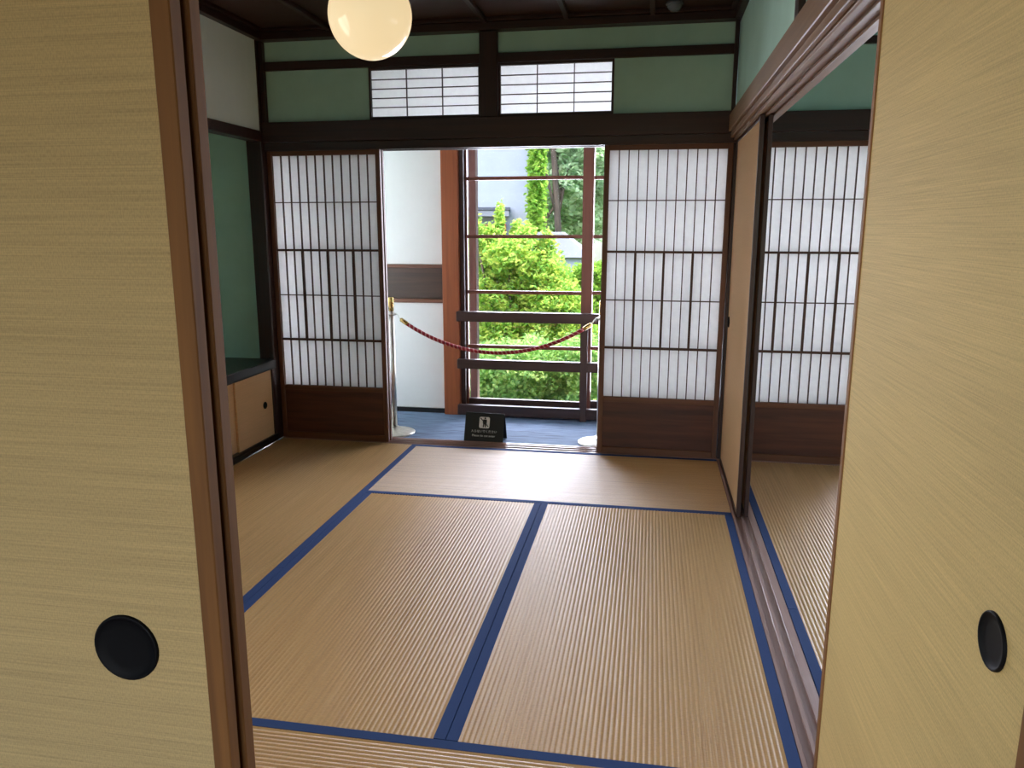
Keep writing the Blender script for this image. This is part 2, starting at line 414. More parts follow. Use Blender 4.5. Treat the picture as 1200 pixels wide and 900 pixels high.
for a in ((0.03, 0.35, 0.0, ZC), (1.55, 1.80, 0.0, ZC), (0.35, 1.55, 0.0, 0.60), (0.35, 1.55, 1.90, ZC)):
    box('plaster_panel', wlft, 'green_plaster', -0.06, -0.004, *a, 0)
box('alcove_side_wall', wlft, 'green_plaster', -0.80, -0.098, 3.66, 3.72, 0.0, ZC, 0)
box('alcove_back_wall', wlft, 'green_plaster', -0.86, -0.80, 1.80, 3.72, 0.0, ZC, 0)
box('alcove_side_wall', wlft, 'green_plaster', -0.80, -0.06, 1.76, 1.82, 0.0, ZC, 0)
struct('trim_16', 'dark lintel above the alcove', 'dark_wood', -0.07, 0.008, 1.80, 3.598, 1.835, 1.895, bev=0.003, cat='lintel')
# ceilings
cl = struct_root('ceiling', 'dark brown board ceiling with battens')
for i in range(8):
    box('ceiling_board', cl, 'ceiling_wood', -0.06, 2.80, 0.0 + i * 0.455, 0.453 + i * 0.455, ZC + 0.002 * (i % 2), ZC + 0.014, 0.001)
for i in range(1, 6):
    box('batten', cl, 'dark_wood', i * 0.455 - 0.014, i * 0.455 + 0.014, 0.0, 3.64, ZC - 0.026, ZC - 0.0005, 0.003)
r = struct_root('trim_17', 'dark cornice around the main room ceiling', 'cornice')
for nm, a in (('cornice_board', (-0.004, 2.735, 3.60, 3.70, 2.402, 2.44)), ('cornice_lip', (0.0, 2.735, 3.575, 3.70, 2.441, 2.4595)),
              ('cornice_board', (-0.004, 0.036, 0.05, 3.60, 2.402, 2.44)), ('cornice_board', (2.70, 2.735, 0.05, 3.60, 2.402, 2.44)),
              ('cornice_lip', (-0.004, 0.06, 0.05, 3.575, 2.441, 2.4585)), ('cornice_lip', (2.675, 2.735, 0.05, 3.575, 2.441, 2.4585))):
    box(nm, r, 'dark_wood', *a, bev=0.002)
struct('ceiling_side_room', 'dark ceiling of the side room', 'ceiling_wood', 2.80, 5.7, 0.0, 3.70, ZC + 0.001, ZC + 0.03, bev=0, cat='ceiling')
struct('ceiling_front_room', 'wooden ceiling of the front room', 'ceiling_wood', -0.9, 5.7, -3.75, -0.002, ZC + 0.001, ZC + 0.03, bev=0, cat='ceiling')
struct('ceiling_corridor', 'pale ceiling of the window corridor', 'white_plaster', -1.2, 5.75, 3.70, 4.60, ZC + 0.001, ZC + 0.03, bev=0, cat='ceiling')
struct('ceiling_alcove', 'dark alcove ceiling boards', 'ceiling_wood', -0.80, -0.07, 1.82, 3.66, 2.30, 2.32, bev=0, cat='ceiling')
struct('roof', 'broad roof slab with eaves', 'dark_slate', -1.6, 6.2, -4.3, 5.40, ZC + 0.05, ZC + 0.20, bev=0)
# walls of the front room where the camera stands, and of the side room
wf = struct_root('wall_front', 'wall above the front sliding doors')
box('plaster_panel', wf, 'green_plaster', -0.06, 2.73, -0.03, 0.03, 1.95, ZC, 0)
box('head_rail', wf, 'dark_wood', -0.06, 2.73, -0.05, 0.055, 1.84, 1.949)
track('trim_18', 'grooved lintel above the front sliding doors', -0.05, 2.73, -0.058, 0.060, 'x', KS, 1.839, 'dark_wood', False, [(0.052, 0.084), (0.086, 0.1135)])
struct('trim_19', 'post at the front end of the door track', 'fusuma_wood', 2.736, 2.834, -0.10, -0.002, -0.004, ZC, bev=0.003, cat='post')
struct('wall_front_room_left', 'plaster wall on the left of the front room', 'green_plaster', -0.86, -0.80, -3.7, -0.06, -0.06, ZC, bev=0)
struct('wall_front_room_return', 'short plaster wall beside the front sliding doors', 'green_plaster', -0.86, -0.06, -0.06, 0.0, -0.06, ZC, bev=0)
fr_ = struct_root('wall_front_room_back', 'plaster wall with an added, unseen wide window opening behind the viewer')  # opening assumed here so light reaches the front doors
for a in ((-0.8, 0.0, -3.7, -3.64, -0.06, ZC), (3.0, 5.6, -3.7, -3.64, -0.06, ZC), (0.0, 3.0, -3.7, -3.64, -0.06, 0.40), (0.0, 3.0, -3.7, -3.64, 2.1, ZC)):
    box('plaster_panel', fr_, 'white_plaster', *a, bev=0)
struct('wall_front_room_right', 'plaster wall between the front room and the side room', 'green_plaster', 2.84, 5.6, -0.10, -0.004, -0.06, ZC, bev=0)
ws = struct_root('wall_side_room', 'plaster wall with an added, unseen window at the end of the side room')
for a in ((-3.7, 0.9, -0.06, ZC), (2.7, 4.6, -0.06, ZC), (0.9, 2.7, -0.06, 0.5), (0.9, 2.7, 1.9, ZC)):
    box('plaster_panel', ws, 'green_plaster', 5.62, 5.70, *a, 0)
struct('wall_corridor_end', 'white wall at the end of the window corridor', 'white_plaster', -1.2, -1.12, 3.70, 4.60, -0.06, ZC, bev=0)
struct('wall_corridor_inner', 'white wall of the corridor behind the alcove', 'white_plaster', -1.12, -0.86, 3.68, 3.74, -0.06, ZC, bev=0)
# outer corridor wall with the dark inset board
wo = struct_root('wall_corridor', 'white corridor wall with a dark wood inset board')
box('plaster_panel', wo, 'white_plaster', 0.02, 0.86, 4.525, 4.60, -0.006, 0.802, 0)
box('plaster_panel', wo, 'white_plaster', 0.02, 0.86, 4.525, 4.60, 1.078, ZC, 0)
box('plaster_panel', wo, 'white_plaster', -1.12, 0.02, 4.525, 4.60, 2.03, ZC, 0)
box('inset_board', wo, 'inset_wood', 0.02, 0.86, 4.545, 4.60, 0.83, 1.052, 0)
box('inset_frame', wo, 'inset_frame_wood', 0.02, 0.86, 4.515, 4.60, 1.052, 1.077)
box('inset_frame', wo, 'inset_frame_wood', 0.02, 0.86, 4.515, 4.60, 0.803, 0.830)
box('plaster_panel', wo, 'white_plaster', 0.985, 5.62, 4.535, 4.60, 2.03, ZC, 0)
struct('baseboard_corridor', 'thin dark skirting under the white corridor wall', 'lacquer', 0.03, 0.855, 4.508, 4.5245, -0.006, 0.028, cat='baseboard')
struct('trim_20', 'reddish brown post beside the corridor window', 'post_wood', 0.862, 0.983, 4.47, 4.60, -0.006, ZC, bev=0.004, cat='post')
struct('trim_21', 'weathered grey brown post outside the corridor window', 'weathered_wood', 0.985, 1.040, 4.78, 4.86, -0.3, 2.4, bev=0.004, cat='post')

# ------------------------------------------------------------------ corridor windows: sliding glass sashes with horizontal glazing bars
MZ = (0.492, 0.884, 1.273, 1.668)
def sash(n, x0, x1, y, label, ls=0.06, rs=0.075):
    r = thing('window_%d' % n, label, 'window', (x0, y, 0), kind='structure'); w = x1 - x0
    box('stile', r, 'sash_wood', 0, ls, -0.016, 0.016, 0.035, 2.02, 0.002)
    box('stile', r, 'sash_wood', w - rs, w, -0.016, 0.016, 0.035, 2.02, 0.002)
    box('bottom_rail', r, 'rail_wood', ls, w - rs, -0.016, 0.016, 0.035, 0.108, 0.002)
    box('top_rail', r, 'sash_wood', ls, w - rs, -0.016, 0.016, 1.975, 2.02, 0.002)
    zs = [0.108] + list(MZ) + [1.975]
    for z in MZ: box('glazing_bar', r, 'sash_wood', ls, w - rs, -0.012, 0.012, z - 0.012, z + 0.012, 0.002)
    for a, b in zip(zs, zs[1:]): box('pane', r, 'glass', ls, w - rs, -0.0015, 0.0015, a + (0.012 if a > 0.2 else 0), b - (0.012 if b < 1.9 else 0), 0)
    return r
struct('trim_22', 'dark window jamb beside the reddish post', 'rail_wood', 0.984, 1.016, 4.50, 4.62, -0.006, 2.03, bev=0.002, cat='jamb')
struct('trim_23', 'dark window sill plank below the glass sashes', 'rail_wood', 1.017, 5.62, 4.50, 4.66, -0.006, 0.032, bev=0.003, cat='sill')
sash(1, 1.017, 1.915, 4.555, 'sliding glass window nearest the reddish corridor post', 0.014, 0.075)
sash(2, 1.86, 2.76, 4.605, 'sliding glass window overlapping behind the first one', 0.055, 0.06)
sash(3, 2.72, 3.62, 4.555, 'sliding glass window hidden mostly behind the closed shoji', 0.06, 0.075)
sash(4, 3.58, 4.48, 4.605, 'sliding glass window outside the side room shoji', 0.06, 0.06)
sash(5, 4.44, 5.60, 4.555, 'sliding glass window at the end of the corridor', 0.06, 0.075)

sash(6, -1.11, 0.015, 4.56, 'added, unseen sliding glass window past the white corridor wall', 0.06, 0.06)  # assumed window, added so light falls on the shoji from behind
r = thing('window_7', 'square glass window in the plaster wall before the alcove', 'window', (-0.035, 0.35, 0.60), kind='structure')
for a in ((0.0, 0.04, 0.0, 1.30), (1.16, 1.20, 0.0, 1.30), (0.58, 0.62, 0.04, 1.26), (0.04, 1.16, 0.0, 0.04), (0.04, 1.16, 1.26, 1.30)):
    box('frame_bar', r, 'sash_wood', -0.018, 0.018, *a)
for a in ((0.04, 0.58), (0.62, 1.16)): box('pane', r, 'glass', -0.0015, 0.0015, *a, 0.04, 1.26, 0)
r = thing('window_8', 'added, unseen glass window in the end wall of the side room', 'window', (5.66, 0.9, 0.50), kind='structure')  # assumed window, added to bring more light across the side room
for a in ((0.0, 0.04, 0.0, 1.40), (1.76, 1.80, 0.0, 1.40), (0.88, 0.92, 0.04, 1.36), (0.04, 1.76, 0.0, 0.04), (0.04, 1.76, 1.36, 1.40)):
    box('frame_bar', r, 'sash_wood', -0.018, 0.018, *a)
for a in ((0.04, 0.88), (0.92, 1.76)): box('pane', r, 'glass', -0.0015, 0.0015, *a, 0.04, 1.36, 0)
# hand rail in front of the window
hr = thing('window_handrail', 'dark wooden handrail in front of the corridor window', 'handrail', (0.97, 4.455, -0.006))
for z0, z1, y0 in ((0.690, 0.760, -0.03), (0.350, 0.418, -0.022), (0.012, 0.086, -0.022)):
    box('rail', hr, 'rail_wood', 0.0, 4.6, y0, 0.022, z0, z1, 0.004)
for x in (0.885, 2.7, 4.5):
    box('upright', hr, 'rail_wood', x, x + 0.045, -0.0365, -0.0315, 0.0, 0.689, 0.002)
for x in (0.885, 2.7, 4.5):
    box('upright_core', hr, 'rail_wood', x + 0.003, x + 0.042, 0.0225, 0.040, 0.0, 0.760, 0.002)

# ------------------------------------------------------------------ shoji screens
ZR = (0.348, 0.643, 0.921, 1.197, 1.483, 1.757)
def shoji(x0, x1, y, label, lead='right', grp=None):
    w = x1 - x0; r = thing('shoji_screen', label, 'shoji screen', (x0, y, 0.0), 0, grp)
    st = 0.028; D = 0.014
    zb = 0.0
    box('stile', r, 'shoji_wood', 0, st, -D, D, zb + 0.001, 1.788, 0.002)
    box('stile', r, 'shoji_wood', w - st, w, -D, D, zb + 0.001, 1.788, 0.002)
    box('top_rail', r, 'shoji_wood', st, w - st, -D, D, ZR[-1], 1.788, 0.002)
    box('middle_rail', r, 'shoji_wood', st, w - st, -D, D, 0.318, ZR[0], 0.002)
    box('bottom_rail', r, 'shoji_wood', st, w - st, -D, D, zb + 0.001, 0.042, 0.002)
    box('kickboard', r, 'board_wood', st, w - st, -0.004, 0.006, 0.042, 0.318, 0)
    p0, p1 = st, w - st; cw = (p1 - p0) / 12
    box('paper', r, 'paper', p0, p1, 0.0096, 0.0100, ZR[0], ZR[-1], 0)
    for i in range(1, 12):
        x = p0 + cw * i
        if i % 3 == 0:
            box('muntin', r, 'muntin_wood', x - 0.0028, x + 0.0028, -0.004, 0.0094, ZR[3] + 0.006, ZR[-1], 0)
            box('muntin', r, 'muntin_wood', x - 0.0028, x + 0.0028, -0.004, 0.0094, ZR[0], ZR[1] - 0.006, 0)
            box('thick_muntin', r, 'muntin_wood', x - 0.0065, x + 0.0065, -0.008, 0.0094, ZR[1] + 0.006, ZR[3] - 0.006, 0.001)
        else:
            box('muntin', r, 'muntin_wood', x - 0.0028, x + 0.0028, -0.004, 0.0094, ZR[0], ZR[-1], 0)
    for i in (2, 4): box('cross_bar', r, 'muntin_wood', p0, p1, -0.0045, 0.0092, ZR[i] - 0.0028, ZR[i] + 0.0028, 0)
    for i in (1, 3): box('thick_cross_bar', r, 'muntin_wood', p0, p1, -0.008, 0.0092, ZR[i] - 0.0065, ZR[i] + 0.0065, 0.001)
    return r
YS1, YS2 = 3.670, 3.712
shoji(0.0015, 0.716, YS1, 'white paper shoji screen in the room beside the alcove post')
shoji(0.0015, 0.718, YS2, 'shoji screen slid behind the one beside the alcove post')
shoji(2.030, 2.7275, YS1, 'white paper shoji screen beside the side room wall').rotation_euler = (0, 0.003, 0)
shoji(2.026, 2.7275, YS2, 'shoji screen slid behind the one beside the side room wall').rotation_euler = (0, 0.003, 0)
shoji(2.818, 3.512, YS1, 'white paper shoji screen seen through the side room opening')
shoji(2.824, 3.518, YS2, 'shoji screen slid behind the one in the side room opening')
shoji(4.890, 5.585, YS1, 'shoji screen at the far end of the side room')
shoji(4.884, 5.579, YS2, 'shoji screen slid behind the one at the far end of the side room')

# transom lights above the rail
def transom(x0, x1, label):
    r = thing('transom_screen', label, 'transom', (x0, 3.672, 1.947)); w = x1 - x0; H = 0.291; s = 0.012
    box('frame_side', r, 'dark_wood', 0, s, -0.012, 0.012, 0, H, 0.001); box('frame_side', r, 'dark_wood', w - s, w, -0.012, 0.012, 0, H, 0.001)
    box('frame_rail', r, 'dark_wood', s, w - s, -0.012, 0.012, 0, 0.020, 0.001); box('frame_rail', r, 'dark_wood', s, w - s, -0.012, 0.012, H - 0.014, H, 0.001)
    box('paper', r, 'paper', s, w - s, 0.008, 0.0084, 0.020, H - 0.014, 0)
    for i in (1, 2): x = s + (w - 2 * s) * i / 3; box('muntin', r, 'dark_wood', x - 0.0025, x + 0.0025, -0.004, 0.0076, 0.020, H - 0.014, 0)
    for i in range(1, 5): z = 0.020 + (H - 0.034) * i / 5; box('cross_bar', r, 'dark_wood', s, w - s, -0.0045, 0.0074, z - 0.0024, z + 0.0024, 0)
transom(0.663, 1.326, 'small paper transom screen above the shoji opening nearer the alcove')
transom(1.430, 2.077, 'small paper transom screen above the shoji opening nearer the side room')

# ------------------------------------------------------------------ fusuma sliding doors
def finger_pull(parent, c, rad, face, depth=0.010, mat='black_metal', sx=1.0):
    """round recessed pull: ring plus dished cup; face = outward unit normal (axis, sign)"""
    prof = [(0.0, 0.0004), (rad * 0.60, 0.0005), (rad * 0.82, 0.0012), (rad * 0.90, 0.0034), (rad * 0.93, 0.0044), (rad * 0.97, 0.0044), (rad, 0.0030), (rad, -0.002)]
    me = lathe_mesh(prof, 36); me.materials.append(MAT[mat])
    o = bpy.data.objects.new('finger_pull', me); COL.objects.link(o); o.parent = parent; o.location = c
    o.rotation_euler = Vector(face).to_track_quat('Z', 'Y').to_euler(); o.scale = (sx, 1, 1)
    o['label'] = 'black round finger pull'
    return o
def fusuma_x(x0, x1, y0, y1, label, pull=None, grp=None, cloth='fusuma_cloth_x'):
    r = thing('sliding_door', label, 'sliding door', (x0, y0, 0)); w = x1 - x0; d = y1 - y0; f = 0.026; H = 1.80
    if grp: r['group'] = grp
    for a in (0, w - f): box('stile', r, 'fusuma_wood', a, a + f, 0, d, 0.0, H, 0.0015)
    box('bottom_rail', r, 'fusuma_wood', f, w - f, 0, d, 0.0, f, 0.002); box('top_rail', r, 'fusuma_wood', f, w - f, 0, d, H - f, H, 0.002)
    box('cloth_panel', r, cloth, f, w - f, 0.003, d - 0.003, f, H - f, 0)
    if pull: finger_pull(r, (pull[0] - x0, 0.003, pull[1]), pull[2], (0, -1, 0))
    return r
def fusuma_y(y0, y1, x0, x1, label, pull=None, cloth='fusuma_cloth_y', fw='fusuma_wood', f=0.022):
    r = thing('sliding_door', label, 'sliding door', (x0, y0, 0)); w = y1 - y0; d = x1 - x0; H = 1.802
    for a in (0, w - f): box('stile', r, fw, 0, d, a, a + f, 0.0, H, 0.002)
    box('bottom_rail', r, fw, 0, d, f, w - f, 0.0, f, 0.002); box('top_rail', r, fw, 0, d, f, w - f, H - f, H, 0.002)
    box('cloth_panel', r, cloth, 0.003, d - 0.003, f, w - f, f, H - f, 0)
    if pull: finger_pull(r, (0.003, pull[0] - y0, pull[1]), pull[2], (-1, 0, 0), sx=pull[3] if len(pull) > 3 else 1.0)
    return r
fusuma_x(0.862, 1.774, 0.0, 0.0225, 'grass-cloth sliding door with black round pull, foremost of the front doors', (1.632, 0.771, 0.0475))
fusuma_x(0.870, 1.778, 0.0325, 0.055, 'sliding door tucked directly behind the foremost front door')
fusuma_x(-0.04, 0.872, 0.0325, 0.055, 'front sliding door closing the side toward the alcove wall')
fusuma_y(0.012, 0.925, 2.746, 2.765, 'beige grass-cloth sliding door with black pull on the side room track', (0.128, 0.822, 0.037, 1.0))
fusuma_y(0.012, 0.905, 2.782, 2.801, 'sliding door stacked behind the beige door with black pull')
fusuma_y(2.705, 3.632, 2.746, 2.765, 'tan sliding door parked against the shoji wall', (3.55, 0.82, 0.03), cloth='plain_cloth_y', fw='dark_wood')
fusuma_y(2.712, 3.636, 2.782, 2.801, 'sliding door stacked behind the tan door by the shoji wall', cloth='plain_cloth_y', fw='dark_wood')

# ------------------------------------------------------------------ alcove cabinet
cb = thing('alcove_cabinet', 'low built-in alcove cabinet with black lacquer top and plain sliding doors', 'cabinet', (0, 1.84, 0.0))
L = 3.598 - 1.84
box('top', cb, 'lacquer', -0.79, 0.012, 0.0, L, 0.468, 0.525, 0.003)
box('plinth', cb, 'lacquer', -0.70, 0.0, 0.0, L, 0.0, 0.026, 0.002); box('door_track', cb, 'lacquer', -0.70, 0.004, 0.0, L, 0.027, 0.045, 0.002)
box('body', cb, 'dark_wood', -0.70, -0.06, 0.0, L, 0.046, 0.467, 0)
box('end_post', cb, 'dark_wood', -0.058, 0.0, L - 0.035, L, 0.046, 0.467, 0.002)
for i in range(4):
    y0 = 0.01 + i * 0.428; xf = -0.010 if i % 2 else -0.026
    d = box('door', cb, 'cabinet_cloth_y', xf - 0.013, xf, y0, min(y0 + 0.436, L - 0.036), 0.046, 0.467, 0.001)
    cy0 = (y0 + min(y0 + 0.436, L - 0.036)) / 2
    yp = (3.462 - 1.84) if i == 3 else y0 + 0.06
    finger_pull(d, (0.0066, yp - cy0, 0.255 - 0.2565), 0.022, (1, 0, 0))

# ------------------------------------------------------------------ pendant globe lamp
lp = thing('globe_lamp', 'lit round opal glass globe lamp hanging from the ceiling', 'lamp', (1.351, 1.82, 2.03))
R = 0.140
prof = [(R * math.sin(a), -R * math.cos(a)) for a in np.linspace(0, math.pi * 0.88, 28)]
link_mesh('globe', lathe_mesh(prof, 48), 'opal_globe', lp)
link_mesh('collar', lathe_mesh([(0.056, 0.126), (0.06, 0.126), (0.062, 0.15), (0.045, 0.172), (0.014, 0.18), (0.014, 0.20), (0, 0.20)], 32), 'brass', lp)
link_mesh('stem', tube_mesh([(0, 0, 0.20), (0, 0, 0.405)], 0.006, 12), 'brass', lp)
link_mesh('ceiling_rose', lathe_mesh([(0, 0.400), (0.03, 0.402), (0.05, 0.418), (0.052, 0.4285), (0, 0.4285)], 32), 'brass', lp)

# ceiling sensor
sn = thing('ceiling_sensor', 'small grey dome sensor on the dark ceiling', 'sensor', (2.385, 3.47, ZC))
link_mesh('housing', lathe_mesh([(0, -0.0005), (0.044, -0.0005), (0.046, -0.012), (0.042, -0.018), (0, -0.018)], 32), 'sensor_grey', sn)
link_mesh('dome', lathe_mesh([(0.038, -0.018)] + [(0.038 * math.cos(a), -0.018 - 0.028 * math.sin(a)) for a in np.linspace(0.1, math.pi / 2 - 0.01, 9)] + [(0, -0.046)], 32), 'sensor_grey', sn)

# ------------------------------------------------------------------ stanchions, rope
def stanchion(x, y, label):
    s = thing('stanchion', label, 'stanchion', (x, y, -0.006), group=None)
    link_mesh('base', lathe_mesh([(0, 0), (0.135, 0.0), (0.137, 0.006), (0.13, 0.011), (0.09, 0.022), (0.045, 0.034), (0.028, 0.045), (0, 0.045)], 48), 'brass' if False else 'chrome', s)
    link_mesh('pole', tube_mesh([(0, 0, 0.04), (0, 0, 0.81)], 0.0195, 24), 'chrome', s)
    link_mesh('collar_ring', lathe_mesh([(0.0198, 0.785), (0.031, 0.785), (0.032, 0.791), (0.031, 0.797), (0.0198, 0.797)], 32), 'chrome', s)
    link_mesh('head', lathe_mesh([(0.0, 0.812), (0.0185, 0.812), (0.0185, 0.895), (0.016, 0.90), (0, 0.90)], 24), 'brass', s)
    return s
stanchion(0.668, 3.915, 'silver rope stanchion with brass head beside the white corridor wall')
stanchion(2.028, 3.900, 'silver rope stanchion half hidden behind the shoji by the side room')
P0 = Vector((0.701, 3.915, 0.776)); P1 = Vector((1.994, 3.895, 0.772))
def rope_pt(u):
    p = P0.lerp(P1, u)
    # catenary-like sag, lowest point a little before the middle
    return p + Vector((0, 0, -0.222 * (4 * u * (1 - u)) ** 0.95))
rp = thing('barrier_rope', 'twisted dark red barrier rope sagging between the two stanchions', 'rope', tuple(P0))
us = np.linspace(0.055, 0.945, 380)
core = [rope_pt(u) - P0 for u in us]
for k in range(3):
    pts = []
    for i, c in enumerate(core):
        a = i * 0.72 + k * 2 * math.pi / 3
        tdir = (core[min(i + 1, len(core) - 1)] - core[max(i - 1, 0)]).normalized()
        n1 = Vector((0, 1, 0)); n2 = tdir.cross(n1).normalized()
        pts.append(c + (n1 * math.cos(a) + n2 * math.sin(a)) * 0.0062)
    link_mesh('strand', tube_mesh(pts, 0.0066, 7), 'rope_pale' if k == 2 else 'rope_red', rp)
for (ua, ub) in ((0.022, 0.06), (0.978, 0.94)):
    a, b = rope_pt(ua) - P0, rope_pt(ub) - P0
    e = link_mesh('rope_end', tube_mesh([a, a.lerp(b, 0.08), a.lerp(b, 0.9), b], [0.007, 0.0135, 0.0135, 0.012], 16), 'brass', rp)
    end = (P0 if ua < 0.5 else P1) - P0
    link_mesh('hook', tube_mesh([a, a.lerp(end, 0.4) + Vector((0, 0, 0.012)), end + Vector((0, 0, 0.018)), end + Vector((0.002, 0, 0.004))], 0.0035, 8), 'chrome', rp)

# ------------------------------------------------------------------ tent sign
SX0, SX1 = 1.172, 1.432
sg = thing('tent_sign', 'black folded no-entry sign with white print on the corridor carpet edge', 'sign', ((SX0 + SX1) / 2, 3.845, -0.006), -0.05)
W2 = 0.128; HS = 0.176; tilt = math.atan2(0.058, HS)
slant = math.hypot(0.058, HS)
def sign_leaf(name, s):
    bm = bmesh.new(); bmesh.ops.create_cube(bm, size=1.0); bmesh.ops.scale(bm, vec=(2 * W2, 0.004, slant), verts=bm.verts)
    bmesh.ops.translate(bm, vec=(0, 0, slant / 2), verts=bm.verts); bmesh.ops.bevel(bm, geom=list(bm.edges), offset=0.001, segments=1, affect='EDGES')
    me = bpy.data.meshes.new(name); bm.to_mesh(me); bm.free()
    o = link_mesh(name, me, 'black_plastic', sg, (0, -s * 0.060, 0.001)); o.rotation_euler = (-s * tilt, 0, 0); return o
front = sign_leaf('front_leaf', 1); sign_leaf('back_leaf', -1)
def flat_mesh(loops, th=0.0006):
    """extruded outlines in the x-z plane facing -y"""
    bm = bmesh.new()
    for lp_ in loops:
        f = bm.faces.new([bm.verts.new((x, 0, z)) for x, z in lp_])
        r_ = bmesh.ops.extrude_face_region(bm, geom=[f]); bmesh.ops.translate(bm, vec=(0, -th, 0), verts=[v for v in r_['geom'] if isinstance(v, bmesh.types.BMVert)])
    bmesh.ops.recalc_face_normals(bm, faces=bm.faces)
    me = bpy.data.meshes.new('print'); bm.to_mesh(me); bm.free(); return me
def rrect(cx, cz, w, h, r, n=5):
    pts = []
    for (sx, sz, a0) in ((1, -1, -90), (1, 1, 0), (-1, 1, 90), (-1, -1, 180)):
        for i in range(n + 1):
            a = math.radians(a0 + 90 * i / n); pts.append((cx + sx * (w / 2 - r) + r * math.cos(a), cz + sz * (h / 2 - r) + r * math.sin(a)))
    return pts
yf = -0.0021
link_mesh('pictogram_plate', flat_mesh([rrect(0.0, 0.124, 0.068, 0.072, 0.010)]), 'white_print', front, (0, yf, 0))
circ = [(0.004 + 0.0055 * math.cos(a), 0.1515 + 0.0055 * math.sin(a)) for a in np.linspace(0, 2 * math.pi, 14, endpoint=False)]
bodyp = [(-0.007, 0.144), (0.012, 0.144), (0.0155, 0.140), (0.0155, 0.118), (0.012, 0.118), (0.011, 0.094), (0.004, 0.094), (0.0025, 0.112), (0.0005, 0.112), (-0.002, 0.094), (-0.0095, 0.094), (-0.008, 0.118), (-0.0115, 0.118), (-0.011, 0.140)]
slash = [(-0.0285, 0.150), (-0.0245, 0.154), (0.0285, 0.101), (0.0245, 0.097)]
link_mesh('pictogram', flat_mesh([circ, bodyp]), 'black_plastic', front, (0, yf - 0.0007, 0))
link_mesh('slash_bar', flat_mesh([slash]), 'black_plastic', front, (0, yf - 0.0014, 0))
def lettering(txt, width, cz, name):
    cu = bpy.data.curves.new('txt', 'FONT'); cu.body = txt; cu.align_x = 'CENTER'; cu.extrude = 0.0
    cu.size = 0.03
    to = bpy.data.objects.new('txt', cu); COL.objects.link(to)
    bpy.context.view_layer.update()
    me = bpy.data.meshes.new_from_object(to.evaluated_get(bpy.context.evaluated_depsgraph_get()))
    bpy.data.objects.remove(to)
    co = np.array([v.co[:] for v in me.vertices])
    if len(co) == 0: return
    k = width / (co[:, 0].max() - co[:, 0].min()); mx_ = (co[:, 0].max() + co[:, 0].min()) / 2; my = (co[:, 1].max() + co[:, 1].min()) / 2
    for v in me.vertices: v.co = ((v.co.x - mx_) * k, 0, (v.co.y - my) * k)
    me.materials.clear(); link_mesh(name, me, 'white_print', front, (0.0, yf - 0.0006, cz))
lettering('入らないでください', 0.168, 0.068, 'lettering')
lettering('Please do not enter', 0.150, 0.040, 'lettering')

# ------------------------------------------------------------------ outdoors: ground, neighbour house, trees (upper floor view)
GZ = -3.2
struct('ground', 'garden ground below the window', 'ground', -60, 80, 5.3, 90, GZ - 0.2, GZ, bev=0)
def foliage(name, parent, mat, blobs, n, size, flat=0.6, droop=0.0):
    """leaf cards: small folded leaves scattered in lumpy ellipsoid crowns. blobs: (x,y,z,rx,ry,rz) local"""
    vol = np.array([b[3] * b[4] * b[5] for b in blobs]) ** 0.67; cnt = (n * vol / vol.sum()).astype(int)
    C = []
    for b, k in zip(blobs, cnt):
        d = RNG.normal(size=(k, 3)); d /= np.linalg.norm(d, axis=1)[:, None]
        rad = RNG.random(k) ** 0.42
        lump = 1 + 0.22 * np.sin(d[:, 0] * 7 + b[0] * 3) * np.cos(d[:, 2] * 6 + b[1]) + 0.14 * np.sin(d[:, 1] * 11 + d[:, 2] * 9)
        C.append(np.array(b[:3]) + d * (rad * lump)[:, None] * np.array(b[3:6]))
    C = np.concatenate(C); k = len(C)
    nrm = RNG.normal(size=(k, 3)); nrm[:, 2] = np.abs(nrm[:, 2]) + flat; nrm /= np.linalg.norm(nrm, axis=1)[:, None]
    a = RNG.normal(size=(k, 3)); a -= nrm * (a * nrm).sum(1)[:, None]; a /= np.linalg.norm(a, axis=1)[:, None]
    b2 = np.cross(nrm, a); s = size * (0.6 + 0.8 * RNG.random(k))[:, None]
    a = a * s; b2 = b2 * s * 0.55
    V = np.stack([C - a, C + b2 + nrm * s * 0.12, C + a, C - b2 + nrm * s * 0.12], 1).reshape(-1, 3)
    me = bpy.data.meshes.new(name); me.vertices.add(4 * k); me.vertices.foreach_set('co', V.ravel())
    me.loops.add(4 * k); me.loops.foreach_set('vertex_index', np.arange(4 * k, dtype=np.int32))
    me.polygons.add(k); me.polygons.foreach_set('loop_start', np.arange(0, 4 * k, 4, dtype=np.int32)); me.update(calc_edges=True)
    o = link_mesh(name, me, mat, parent); o['kind'] = 'stuff'; return o
def tree(name, label, cat, base, trunk, branches, blobs, n, size, mat, tr=0.12, flat=0.6, group=None):
    """base: world point on the ground; trunk, branches: local polylines"""
    r = thing(name, label, cat, base, 0, group)
    link_mesh('trunk', tube_mesh(trunk, list(np.linspace(tr, tr * 0.45, len(trunk))), 9), 'bark', r)
    for b in branches: link_mesh('branch', tube_mesh(b, list(np.linspace(tr * 0.5, tr * 0.15, len(b))), 7), 'bark', r)
    foliage('foliage', r, mat, blobs, n, size, flat)
    return r
def loc_of(px, py, y, base): return tuple(at(px, py, y) - Vector(base))

